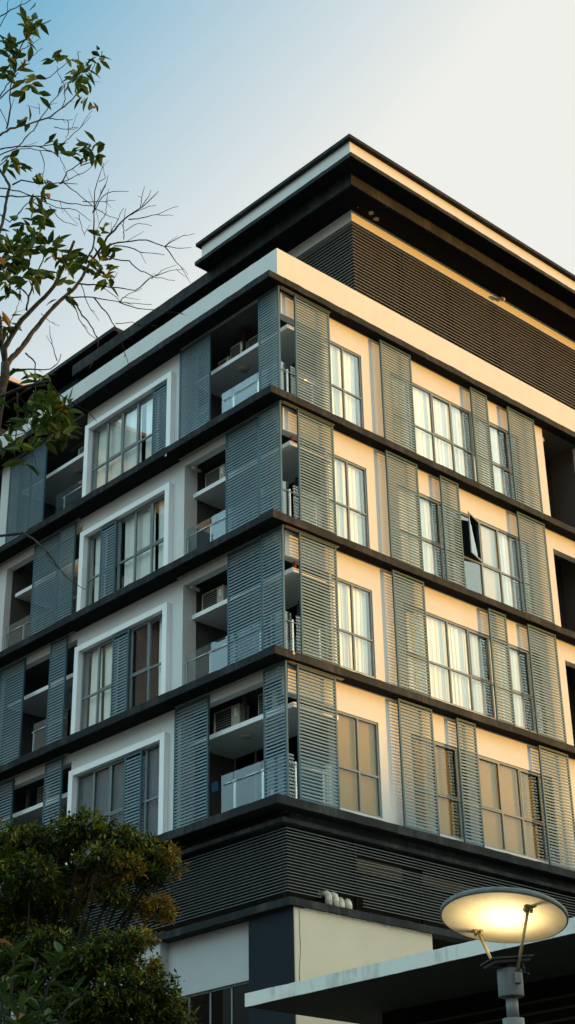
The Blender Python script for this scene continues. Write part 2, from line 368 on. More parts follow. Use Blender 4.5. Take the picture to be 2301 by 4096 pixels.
# ---- windows
def window(axis,p,us,z0,z1,ztr,curt,pane='pane',back=.2,rims=()):
    """framed window: vertical members at us, a transom, one pane mesh, curtains given as (u0,u1,material)"""
    fr=MB(); w=.022
    def bx(m,u0,u1,d0,d1,a,b): m.box(d0,d1,u0,u1,a,b) if axis=='y' else m.box(u0,u1,d0,d1,a,b)
    d0,d1=p,p+.06
    u0,u1=us[0],us[-1]
    bx(fr,u0,u1,d0,d1,z0,z0+.05); bx(fr,u0,u1,d0,d1,z1-.05,z1)
    cols=[]
    for i,u in enumerate(us):
        a,b=(u,u+.045) if i==0 else ((u-.045,u) if i==len(us)-1 else (u-w,u+w)); cols.append((a,b)); bx(fr,a,b,d0,d1,z0+.05,z1-.05)
    for (a,b),(c,d) in zip(cols,cols[1:]): bx(fr,b,c,d0+.004,d1-.004,ztr-.022,ztr+.022)
    for i in rims:              # opening lights have a second, inner rim
        b,c=cols[i][1],cols[i+1][0]; q0,q1=d0-.008,d0+.0
        bx(fr,b,b+.03,q0,q1,ztr+.022,z1-.05); bx(fr,c-.03,c,q0,q1,ztr+.022,z1-.05); bx(fr,b+.03,c-.03,q0,q1,ztr+.022,ztr+.052); bx(fr,b+.03,c-.03,q0,q1,z1-.08,z1-.05)
    fo=fr.build('window',M['metal'],BD)
    g=MB(); bx(g,u0+.02,u1-.02,p+.028,p+.036,z0+.03,z1-.03); g.build('pane',M[pane],fo)
    for (a,b,mt) in curt:
        if mt=='curtain':
            c=MB(); n=max(8,int((b-a)/.018)); vs=[]; ph=random.uniform(0,6)
            for i in range(n+1):
                u=a+(b-a)*i/n; wv=.011*math.sin(u*43+ph+1.6*math.sin(u*7+ph))+.005*math.sin(u*91+ph*2)
                for zz,amp in ((z0+.02,1.15),((z0+z1)/2,1),(z1-.01,.6)):
                    d=p+back-.05+wv*amp; uu=u+(.02*math.sin(u*5+zz)) ; vs.append((d,uu,zz) if axis=='y' else (uu,d,zz))
            fs=[(i*3+j,(i+1)*3+j,(i+1)*3+j+1,i*3+j+1) for i in range(n) for j in (0,1)]
            c.add(vs,fs,smooth=True); c.build('curtain',M['curtain'],fo)
        else:
            c=MB(); bx(c,a,b,p+back-.08,p+back-.075,z0+.03,z1-.01); c.build('blind_or_reflection',M[mt],fo)  # the pale sheet paints a pane reflection, the others are blinds
    return fo
GY=[4.25,4.93,5.60,6.26,6.92,7.58]
GX=[4.35,5.12,5.88,6.62,7.38,8.11,8.88,9.35]
cur='curtain'
LW=[[(4.9,5.45,cur),(5.62,7.5,cur)],[(4.3,4.86,cur),(4.97,6.2,cur),(6.95,7.45,cur)],[(4.3,4.72,cur),(6.3,6.86,cur),(6.96,7.4,cur)],[(4.3,7.5,'greyblind')]]
for k,zb in enumerate(FL):
    window('y',.50,GY,zb+.02,zb+2.36,zb+1.11,LW[k],pane='paneblue' if k==3 else 'pane',rims={0:(2,3),1:(0,1,3),2:(1,3),3:(3,2)}[k],back=.2)
    m=MB(); bx=[(.36,.50,4.10,4.27,zb,zb+2.5),(.36,.50,7.59,7.76,zb,zb+2.5),(.36,.50,4.27,7.59,zb+2.35,zb+2.5)]
    B('window_surround',M['bright'],BD,*bx,bevel=.004)
RW=[([(2.02,3.2,cur)],[(4.4,5.05,cur),(5.14,7.26,cur),(7.42,8.74,cur)]),
    ([(2.02,3.2,cur)],[(4.4,5.78,cur),(6.66,6.8,cur),(7.42,8.15,'panereflect'),(8.2,8.78,cur)]),  # pale sheet paints the blank reflection in the big window
    ([(2.02,3.22,cur)],[(4.4,7.24,cur),(7.42,8.72,cur)]),
    ([(2.02,3.25,'blind_or_reflection')],[(4.4,5.76,'blind_or_reflection'),(6.66,8.74,'blind_or_reflection')])]
for k,zb in enumerate(FL):
    window('x',.30,[2.0,2.68,3.31],zb+.16,zb+2.33,zb+1.08,RW[k][0],pane='panewarm' if k==3 else 'pane',back=.17)
    window('x',.30,GX,zb+.16,zb+2.33,zb+1.08,RW[k][1],pane='panewarm' if k==3 else 'pane',rims={0:(2,4,5),1:(1,4),2:(0,3,5),3:(1,3,5)}[k],back=.17)
    Bs('window_sill',M['plaster'],BD,(2.0,3.31,.255,.30,zb+.11,zb+.158),(4.35,9.35,.255,.30,zb+.11,zb+.158))
# the casement standing open on the second floor from the top
zb=FL[1]; h=Vector((7.36,.29,0)); d=Vector((-math.cos(R(18)),-math.sin(R(18)),0))*.66; c0=h+d*.5
m=MB(); zz0,zz1=zb+1.12,zb+2.26; nrm=Vector((d.y,-d.x,0)).normalized()*.014; du=d.normalized()
for a in (.02,.64): m.obox(h+du*a+Vector((0,0,(zz0+zz1)/2)),du*.02,nrm,(0,0,(zz1-zz0)/2))
for z in (zz0+.02,zz1-.02): m.obox(h+du*.33+Vector((0,0,z)),du*.288,nrm,(0,0,.02))
cs=m.build('open_casement',M['metal'],BD)
MB().obox(h+du*.33+Vector((0,0,(zz0+zz1)/2)),du*.29,nrm*.2,(0,0,(zz1-zz0)/2-.04)).build('casement_glass',M['dglass'],cs)  # dark tint paints a dark reflection on the sash

# ---- balconies: AC shelves, railings, ceiling lamps
def railing(spans,posts,zb,x=.56,top=1.07):
    r=sub('balcony_railing',BD)
    for a,b in spans: B('glass_panel',M['rail'],r,(x,x+.012,a,b,zb+.02,zb+top))
    for y in posts:
        mb=MB(); mb.box(x+.014,x+.05,y-.022,y+.022,zb,zb+top-.17); mb.tube([(x-.02,y-.03,zb+top-.22),(x+.03,y-.03,zb+top-.22)],.014,8); mb.tube([(x-.02,y+.03,zb+top-.22),(x+.03,y+.03,zb+top-.22)],.014,8)
        mb.build('post',M['steel'],r)
    for a,b in spans:
        if b-a>.35: MB().tube([(x-.02,a+.06,zb+top-.22),(x-.02,b-.06,zb+top-.22)],.011,8).build('rail',M['steel'],r)
def corner_rail(zb):
    r=sub('balcony_railing',BD)
    Bs('glass_panel',M['rail'],r,(.95,1.9,.34,.352,zb+.02,zb+1.07)); B('glass_panel',M['rail'],r,(.58,.80,.34,.352,zb+.02,zb+1.07))
    Bs('post',M['steel'],r,(.82,.86,.33,.36,zb,zb+.92),(1.62,1.66,.33,.36,zb,zb+.92))
    MB().tube([(.6,.32,zb+.85),(1.9,.32,zb+.85)],.011,8).build('rail',M['steel'],r)
for k,zb in enumerate(FL):
    zt=zb+(2.13 if k<3 else 2.22)
    xs=.78
    Bs('equipment_shelf',M['bright'],BD,(xs,2.1,.24 if k<3 else .30,3.7,zt-.11,zt),(xs,2.1,7.86,11.3,zt-.11,zt),bevel=.006)
    if k in (0,3): railing([(.40,1.07),(1.09,1.96),(1.98,2.37),(2.85,3.64)],[1.08,1.97,3.6],zb)
    else: railing([(.40,1.10),(1.12,1.94),(1.96,2.77),(2.79,3.64)],[1.11,1.95,2.78,3.62],zb)
    railing({0:[(7.9,8.86),(8.88,9.23),(9.9,10.7)],1:[(7.9,8.7),(8.72,9.6),(9.62,10.46),(10.48,11.3)],2:[(8.2,9.05),(9.07,9.68),(10.3,11.1)],3:[(8.2,9.05),(9.07,9.7),(10.3,11.1)]}[k],
            {0:[8.87,10.7],1:[8.71,9.61,10.47,11.28],2:[9.06,9.68,10.3],3:[9.06,9.7]}[k],zb)
    corner_rail(zb)
    for (lx,ly) in ((1.17,2.25),(1.17,9.1)):
        MB().tube([(lx,ly,zt-.111),(lx,ly,zt-.165),(lx,ly,zt-.19)],[.13,.13,.09],24).build('ceiling_lamp',M['acbody'],BD)
Bs('shelf_post',M['inner'],BD,(1.0,1.08,2.10,2.18,FL[3]+2.22,FL[3]+3.02),(1.0,1.08,10.42,10.5,FL[3]+2.22,FL[3]+3.02))
m=MB(); m.box(1.0,1.06,2.05,2.12,FL[0]+2.13,FL[0]+2.9); m.box(.9,1.16,1.95,2.22,FL[0]+2.9,FL[0]+2.95); m.build('pipe_stand',surf('rust_brown',(.07,.025,.018)),BD)
m=MB(); m.tube([(1.2,7.9,FL[0]+2.86),(1.2,9.6,FL[0]+2.86)],.06,10); m.build('ceiling_pipe',M['inner'],BD)
# bits of broken mortar light on the ledges
m=MB()
for px,py in ((663,1821),(1088,3168),(1176,2612)):
    d=ray(px,py); t=(-.012-CAM.x)/d.x if px<1110 else (-.012-CAM.y)/d.y; p=CAM+d*t
    blob(m,p,(0,1,0) if px<1110 else (-1,0,0),(0,0,1),.045,9); 
o=m.build('mortar_mark',M['chip'],BD)

# ---- podium level
B('podium_fascia',M['dark'],BD,(.62,XE,.30,YE,10.842,11.018))
m=MB(); bar(m,'y',.20,YE,.33,.62,10.75,10.84,j=.003); bar(m,'x',.62,XE,.20,.60,10.75,10.84,j=.003); m.build('podium_lip',M['dark'],BD)
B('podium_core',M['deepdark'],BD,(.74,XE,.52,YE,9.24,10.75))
m=MB(); n=0
zs=[10.66-.0633*i for i in range(21)]
for i,z in enumerate(zs):
    m.box(.49,.512,.302,YE,z-.0052,z+.0052)
m.build('podium_louver',M['slatB'],BD)
m=MB()
for i,z in enumerate(zs):
    for j in range(10):
        x0=.49+j*2.0; x1=x0+1.994
        if i>=18 and j==0: x1=1.42
        if i>=18 and j==1: x0=2.62
        if i==4 and j==1: continue
        if i>=18 and j==1 and x0>x1: continue
        sag=0
        if (i,j) in ((2,0),(6,1),(11,1),(15,1),(9,2)):  # a bent slat
            xm=(x0+x1)/2; dz=random.uniform(.012,.022)
            m.obox(((x0+xm)/2,.29,z+dz/2),((xm-x0)/2,0,dz/2),(0,.0105,0),(0,0,.007)); m.obox(((x1+xm)/2,.29,z+dz/2),((x1-xm)/2,0,-dz/2),(0,.0105,0),(0,0,.007)); continue
        m.box(x0,x1,.28,.301,z-.0052,z+.0052)
m.build('podium_louver',M['slatB'],BD)
for j in range(6): B('louver_post',M['deepdark'],BD,(.50+j*2,.54+j*2,.36,.42,9.26,10.74))
# things behind the louvers: pale patches of services
Bs('service_duct',surf('rusty_duct',(.05,.035,.018)),BD,(2.6,4.0,.44,.515,10.15,10.45),(4.6,6.5,.44,.515,10.2,10.4))
m=MB(); bar(m,'y',.17,YE,.45,.74,9.10,9.25,j=.005); bar(m,'x',.74,XE,.17,.52,9.10,9.25,j=.005); m.build('podium_ledge',M['dark'],BD)
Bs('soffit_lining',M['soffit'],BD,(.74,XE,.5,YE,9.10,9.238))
for x,up in ((1.60,1),(1.79,1),(1.98,0),(2.19,0)):
    y=.22
    if up: MB().tube([(x,y+.04,9.2),(x,y+.04,9.42),(x,y+.06,9.47),(x,y+.11,9.51),(x,y+.3,9.52)],[.074,.074,.074,.072,.07],14).build('vent_pipe',M['pipe'],BD)
    else: MB().tube([(x-.03,y+.04,9.2),(x-.03,y+.04,9.32),(x-.01,y+.07,9.39),(x+.03,y+.12,9.43),(x+.05,y+.3,9.43)],[.078,.078,.078,.076,.07],14).build('vent_pipe',M['pipe'],BD)
for x in (1.60,1.79): MB().tube([(x,.26,9.345),(x,.26,9.362)],.08,14).build('pipe_collar',M['pipe'],BD)
cream=surf('podium_render',(.55,.505,.405),.85,(.48,.44,.35),1.4,.6,.35,40,fine=.14)
Bs('podium_wall',cream,BD,(.62,4.64,.25,.9,0,9.1),bevel=.03)
Bs('podium_wall',cream,BD,(4.64,XE,1.3,2.0,0,9.1))
Bs('podium_wall',M['navy'],BD,(.60,.9,.9,1.57,0,9.1),(.60,.62,.254,.9,0,9.1))
Bs('podium_wall',surf('podium_plaster',(.42,.43,.42),.85,(.36,.37,.365),1.2,.6,.3,45,fine=.12),BD,(.78,1.0,1.57,4.35,7.93,9.1),(.55,1.0,4.35,YE,0,9.1))  # darker than the wall plaster: shade of trees and canopy put into the colour
w=B('podium_window',M['metal'],BD,*[(.84,.90,y,y+.035,0,7.93) for y in (1.62,2.35,3.02,3.70,4.3)],(.84,.90,1.57,4.35,7.89,7.93))
B('pane',M['dglass'],w,(.865,.875,1.57,4.35,0,7.89))
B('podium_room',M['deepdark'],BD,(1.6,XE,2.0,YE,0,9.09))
# crack and peeling edge of the cream wall
m=MB(); y=.2455; x=.76; z=9.08; pts=[]
while z>7.4:
    pts.append((x,z)); z-=.09; x+=random.uniform(-.014,.016)
for (xa,za),(xb,zb_) in zip(pts,pts[1:]): m.add([(xa-.006,y,za),(xa+.006,y,za),(xb+.006,y,zb_),(xb-.006,y,zb_)],[(3,2,1,0)])
m.build('wall_crack',M['crack'],BD)
m=MB(); x=.9
while x<4.55:
    w_=random.uniform(.03,.10); m.box(x,x+w_-.0005,.235,.2495,9.1-random.uniform(.012,.05),9.1); x+=w_
m.build('peeling_edge',surf('fresh_chip',(.62,.58,.50),.95,(.4,.37,.3),10),BD)

# ================================================================== THINGS ON THE BALCONIES
def ac_unit(y0,y1,z,label,x=1.0,h=.56):
    a=empty('air_conditioner',(x,(y0+y1)/2,z),label,'air conditioner','air conditioner units on the balcony shelves')
    c=MB(); w=(y1-y0)/2; c.box(0,.30,-w,w,.03,h); c.build('casing',M['acbody'],a,bevel=.012)
    f=MB(); yc=w*.22; rr=min(h*.40,w*.62); f.box(-.008,0,yc-rr*1.08,yc+rr*1.08,.05,h-.04)
    f.build('fan_opening',M['black'],a)
    g=MB()
    for i in range(9): g.box(-.016,-.010,yc-rr*1.05,yc+rr*1.05,.07+i*(h-.13)/8-.003,.07+i*(h-.13)/8+.003)
    g.build('fan_grille',M['acbody'],a)
    B('label_sticker',M['bright'],a,(-.004,0,-w*.82,-w*.6,h*.55,h*.85))
    f=MB(); f.box(.02,.28,-w*.7,-w*.6,0,.03); f.box(.02,.28,w*.6,w*.7,0,.03); f.build('foot',M['black'],a)
    return a
T=2.13
ac_unit(2.06,2.56,FL[0]+T,'cream air conditioner beside the brown pipe stand on the top floor corner shelf')
ac_unit(1.52,2.0,FL[0]+T,'air conditioner right of the brown pipe stand on the top floor corner shelf',x=1.1)
ac_unit(2.72,3.15,FL[0]+T,'smaller air conditioner leftmost on the top floor corner shelf',h=.46,x=1.1)
ac_unit(2.78,3.5,FL[1]+T,'air conditioner on the corner shelf one floor below the top')
ac_unit(2.82,3.6,FL[2]+T,'air conditioner on the corner shelf two floors below the top')
ac_unit(2.28,3.15,FL[3]+2.22,'large air conditioner left of the pale post on the lowest corner shelf',h=.6)
ac_unit(1.05,1.66,FL[3]+2.22,'air conditioner right of the pale post on the lowest corner shelf',h=.6)
ac_unit(9.5,10.0,FL[3]+2.22,'air conditioner on the lowest shelf at the left end of the facade',h=.55)
ac_unit(8.3,8.95,FL[0]+T,'air conditioner on the top floor shelf left of the white window surround',h=.42)
for k in (1,2):
    o=MB().tube([(0,0,0),(0,0,.16),(0,0,.2),(0,0,.24)],[.05,.05,.025,.025],12).build('red_bottle',M['red']); o.location=(1.0,.42,FL[k]+T)
    tag(o,['','small red bottle on the corner shelf one floor below the top','small red bottle on the corner shelf two floors below the top'][k],'bottle','red bottles on the corner shelves')
m=MB(); vs=[]
for i in range(9):
    for j in range(6): vs.append((.02*math.sin(i*1.3+j*.4),-.09+i*.0225,-.045*j))
m.add(vs,[(i*6+j,(i+1)*6+j,(i+1)*6+j+1,i*6+j+1) for i in range(8) for j in range(5)],smooth=True)
o=m.build('towel',M['blue']); o.location=(1.0,3.1,FL[3]+1.22); tag(o,'blue towel hanging inside the lowest corner balcony','towel')
o=MB().tube([(1.0,2.6,FL[3]+1.225),(1.0,3.7,FL[3]+1.225)],.01,8).build('drying_rail',M['black']); tag(o,'dark rod holding a blue towel in the lowest corner balcony','rod')
o=MB().tube([(.75,8.18,FL[1]+1.5),(.75,8.18,FL[1]+1.56),(.75,8.18,FL[1]+1.6)],[.045,.05,.03],12).build('wall_lamp',emit('lit_bulb',(1,.62,.25),14)); tag(o,'small lit balcony lamp glowing left of the second white surround from the top','lamp')

# ================================================================== OTHER BUILDINGS
WB=empty('apartment_building',(6,14,0),'dark roofed wing rising behind the left end of the main block','building')
def Bw(name,mat,parent,*boxes):
    m=MB()
    for b in boxes: m.box(*[b[i]-(parent.location.x if i<2 else parent.location.y if i<4 else 0) for i in range(6)])
    return m.build(name,mat,parent)
Bw('wall',M['tealwall'],WB,(5.82,20,16.2,36,0,31.14))
Bw('roof',M['dark'],WB,(5.0,21,13.03,36,31.15,31.30))
Bw('soffit_lining',M['soffit'],WB,(5.03,21,13.06,36,31.141,31.148))
WC=empty('apartment_building',(0,20,0),'pink lit far wing with dark louvers at the far left edge','building')
Bw('wall',M['pink'],WC,(-14,5.7,20,34,0,30.6))
Bw('roof',M['pink'],WC,(-15,4.95,18,34,31.25,31.4))
Bw('soffit_lining',M['soffit'],WC,(-14.9,4.94,18.1,33,31.2,31.249))
Bw('upper_wall',M['pink'],WC,(-14,4.9,19.6,33,30.6,31.2))
Bw('louver_screen',M['deepdark'],WC,*[(-14,5.7,19.9,19.999,26.5+i*.14,26.59+i*.14) for i in range(22)])
Bw('ledge',M['dark'],WC,(-14.2,5.75,19.4,19.88,25.0,25.25))

CN=empty('canopy',(-.5,-6,7),'flat stained concrete canopy jutting out behind the street lamp','canopy')
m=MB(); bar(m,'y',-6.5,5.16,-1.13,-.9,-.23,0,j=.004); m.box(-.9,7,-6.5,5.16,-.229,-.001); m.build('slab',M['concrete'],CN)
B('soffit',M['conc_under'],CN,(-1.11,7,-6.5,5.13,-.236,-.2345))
m=MB(); m.box(1.2,7,-6.5,4.05,-7,-.237); m.build('wall',M['deepdark'],CN)
m=MB()
for i in range(36): m.box(1.1,1.195,-6.5,4.05,-6.9+i*.18,-6.86+i*.18)
m.build('louver_screen',surf('dim_slat',(.05,.045,.035)),CN)

# ================================================================== STREET LAMP
LP=Vector((-11.954,-15.327,0))
L=empty('street_lamp',LP,'lit street lamp with a tilted round reflector disc on a grey pole','street lamp')
MB().tube([(0,0,0),(0,0,3.495)],.0745,32).build('pole',M['lampgrey'],L)
MB().tube([(0,0,3.495),(0,0,3.64)],.042,24).build('neck',M['lampgrey'],L)
MB().tube([(0,0,3.64),(0,0,3.825)],.088,32).build('lamp_head',M['lampgrey'],L,bevel=.004)
ax=Vector((RT.x,RT.y,0)).normalized(); ay=Vector((-ax.y,ax.x,0))
tray=MB(); tc=Vector((-.02,0,3.885))
u=(ax*.97+ay*.25).normalized(); v=Vector((-u.y,u.x,0)); u2=(u+Vector((0,0,.10))).normalized()
tray.obox(tc,u2*.155,v*.12,(0,0,.006)); tray.obox(tc-Vector((0,0,.018)),u2*.135,v*.10,(0,0,.012)); tray.obox(tc-Vector((0,0,.045)),u2*.02,v*.06,(0,0,.03)); 
tray.build('lamp_tray',M['lampdark'],L,bevel=.002)
DC=at(2015.7,3666,11.3)-LP
n=(Vector((0,0,1))+Vector((FW.x,FW.y,0)).normalized()*.17+ax*.11).normalized()
E1=(ax-n*ax.dot(n)).normalized(); E2=n.cross(E1)
def ring(r,off,seg=64): return [DC+n*off+(E1*math.cos(2*math.pi*i/seg)+E2*math.sin(2*math.pi*i/seg))*r for i in range(seg)]
def lathe(prof,mat,name,seg=64):
    m=MB(); vs=[]
    for r,o in prof: vs+=ring(max(r,.001),o,seg)
    m.add(vs,[(i*seg+j,i*seg+(j+1)%seg,(i+1)*seg+(j+1)%seg,(i+1)*seg+j) for i in range(len(prof)-1) for j in range(seg)],smooth=True)
    return m.build(name,mat,L)
RD=.448
lathe([(.001,.05),(.25,.047),(.40,.038),(RD-.01,.026),(RD,.016),(RD,-.012),(RD-.012,-.016)],M['lampgrey'],'reflector_disc')
lathe([(.001,.004),(.2,.002),(.36,-.006),(RD-.012,-.0155)],M['reflector'],'reflector_face')
def arm(p0,p1,r=.0125):
    a=at(*p0,11.3 if p0[0]>2000 else 11.3)-LP; 
    return a
A0=Vector((at(1971,3851,11.33)-LP)); A1=None
for (b0,t0,dn) in (((1971,3851),(1914,3730),11.15),((2068,3894),(2112,3639),11.42)):
    pb=at(*b0,11.22)-LP
    # foot of the arm on the head, its top on the reflector plane
    d=ray(*t0); den=d.dot(n); t=((DC+LP-n*.02)-CAM).dot(n)/den; pt=CAM+d*t-LP
    mb=MB(); mb.tube([pb,pt],.0115,12); mb.build('arm',M['brass'],L)
    k=MB(); q=(RT*1.0).normalized(); k.tube([pt-q*.03,pt-q*.012],.024,16); k.tube([pt+q*.012,pt+q*.03],.024,16); k.tube([pt-q*.034,pt+q*.034],.009,10); k.obox(pt+n*.012,q*.03,q.cross(n)*.018,n*.006); k.build('arm_hinge',M['brass'],L)
m=MB(); pb=at(2068,3894,11.22)-LP; m.obox(pb+Vector((0,0,-.03)),ax*.02,ay*.03,(0,0,.035)); m.build('arm_bracket',M['lampgrey'],L)
m=MB()
for a,b in (((2085,3835),(2100,3885)),((2100,3885),(2118,3897)),((2118,3897),(2068,3880)),((2068,3880),(2100,3872))): m.tube([at(*a,11.25)-LP,at(*b,11.2)-LP],.005,6)
m.build('wire_bracket',M['lampdark'],L)
sl=bpy.data.lights.new('lamp_light','SPOT'); so=bpy.data.objects.new('lamp_light',sl); COL.objects.link(so)
so.parent=L; so.location=tc+Vector((0,0,.03)); sl.energy=6.5; sl.color=(1,.80,.50); sl.spot_size=R(150); sl.spot_blend=1.0; sl.shadow_soft_size=.03
dd=(DC-so.location).normalized(); so.rotation_euler=dd.to_track_quat('-Z','Y').to_euler()
tag(so,None,None)

# ================================================================== GROUND, UNSEEN SUN BLOCKER
def plane(name,x0,x1,y0,y1,z,mat):
    m=MB(); m.add([(x0,y0,z),(x1,y0,z),(x1,y1,z),(x0,y1,z)],[(0,1,2,3)]); return tag(m.build(name,mat),kind='structure')
plane('ground',-600,600,-600,600,0,M['ground'])
SUN_AZ,SUN_EL=-31.0,3.4
m=MB(); c=Vector((math.cos(R(SUN_AZ)),math.sin(R(SUN_AZ)),0)); s_=Vector((-c.y,c.x,0)); vs=[];N=60
for i in range(N+1):
    a=(i/N-.5)*2; base=c*150+s_*a*170; hh=(19.2+1.3*math.sin(i*.9)+1.1*math.sin(i*2.3+1)+.6*math.sin(i*5.1))*max(0,1-abs(a)**4)
    for d,h in ((-35,0),(-12,hh*.8),(0,hh),(18,hh*.85),(60,0)): p=base+c*d; vs.append((p.x,p.y,h-.02))
m.add(vs,[(i*5+j,(i+1)*5+j,(i+1)*5+j+1,i*5+j+1) for i in range(N) for j in range(4)],smooth=True)
tag(m.build('unseen_sun_blocker',M['unseen_sun_blocker']),kind='structure')  # added out of view to keep the low sun off the podium

# ================================================================== TREES
def leaf(mb,p,dirv,nrm,l,w,tone,fold=.25):
    d=dirv.normalized(); s=d.cross(nrm); s=s.normalized() if s.length>1e-5 else d.orthogonal().normalized(); nn=s.cross(d)
    P=[(0,0),(.18,.55),(.45,1.0),(.75,.62),(1,0)]
    c=[p+d*(l*t)+nn*(-.10*l*t*t) for t,_ in P]
    a=[c[i]+s*(w*.5*P[i][1])+nn*(w*fold*P[i][1]) for i in (1,2,3)]; b=[c[i]-s*(w*.5*P[i][1])+nn*(w*fold*P[i][1]) for i in (1,2,3)]
    vs=c+a+b
    mb.add(vs,[(0,1,5),(1,2,6,5),(2,3,7,6),(3,4,7),(0,8,1),(1,8,9,2),(2,9,10,3),(3,10,4)],tone=tone,smooth=False)
def rv(): return Vector((random.gauss(0,1),random.gauss(0,1),random.gauss(0,1))).normalized()

# --- big-leaved tree at the left, half bare; limbs modelled in space round its trunk
TD=12.0
TR=empty('broadleaf_tree',at(-250,3300,TD)*1.0,'half bare tree with drooping pointed leaves reaching in from the left edge','tree')
TR.location.z=0; TO=TR.location.copy()
K=.66
def wpt(x,y,dep): return at(x*K,y*K,TD+dep)-TO
SK=[]
def near(x,y,default=0.,lim=70):
    b=min(SK,key=lambda q:(q[0]-x)**2+(q[1]-y)**2) if SK else None
    return b[2] if b and (b[0]-x)**2+(b[1]-y)**2<lim*lim else default
def limb(pts,r0,r1,dep0,dep1,mb,n=7,jit=.008):
    k=len(pts); P=[]
    new=[]
    for i in range(k-1):
        for s in range(8):
            t=s/8; new.append((pts[i][0]*(1-t)+pts[i+1][0]*t,pts[i][1]*(1-t)+pts[i+1][1]*t,dep0+(dep1-dep0)*(i+t)/(k-1)))
    SK.extend(new)
    for i,(x,y) in enumerate(pts):
        t=i/(k-1); P.append(wpt(x,y,dep0+(dep1-dep0)*t))
    Q=[];Rr=[]
    for i in range(k-1):
        steps=max(1,int((P[i+1]-P[i]).length/.05))
        for s in range(steps):
            t=s/steps; tt=(i+t)/(k-1)
            q=P[i].lerp(P[i+1],t)
            if s or i: q=q+rv()*jit*min(1,.6)
            Q.append(q);Rr.append((r0+(r1-r0)*tt)*random.uniform(.9,1.12))
    Q.append(P[-1]);Rr.append(r1); mb.tube(Q,Rr,n); return Q
tk=MB()
base=[(-330,6000),(-300,4300),(-170,3200),(-60,2700),(5,2360),(30,2280),(32,2200)]
P=[wpt(x,y,0) for x,y in base]; P[0].z=0; 
tk.tube(P,[.15,.12,.095,.068,.046,.041,.038],14); tk.build('trunk',M['bark'],TR)
lb=MB()
U=1/ (6327.8*.66**0) * 12   # metres per source pixel
def rr(px): return px*.66*U/2*(1.35 if px<10 else 1.1 if px<20 else .92)
limb([(30,2230),(60,2180),(130,2110),(200,2010),(290,1900),(370,1815),(440,1760),(490,1695),(540,1600),(600,1520)],rr(46),rr(20),0,.5,lb,10,.004)
limb([(28,2200),(25,2110),(80,2020),(130,1940),(200,1870),(270,1800),(330,1730),(370,1650),(400,1580),(450,1460)],rr(44),rr(17),0,-.4,lb,10,.004)
limb([(28,2200),(8,2090),(0,1950),(-40,1800),(-60,1500),(0,1400),(20,1330),(40,1200),(60,1130),(20,1060),(-20,1000)],rr(36),rr(20),0,.6,lb,9,.004)
limb([(8,2090),(-40,1950),(-200,1500),(-300,1000),(-260,500),(-200,100)],rr(36),rr(18),0,.6,lb,9,.004)
limb([(-55,2690),(-40,2500),(0,2403),(141,2347),(230,2325),(301,2309)],rr(34),rr(20),0,-.6,lb,9,.003)
limb([(-170,3200),(-60,3200),(0,3247),(144,3232),(212,3272),(288,3348)],rr(24),rr(8),0,-.7,lb,7,.003)
lb.build('limb',M['bark'],TR)
tw=MB(); tips=[]
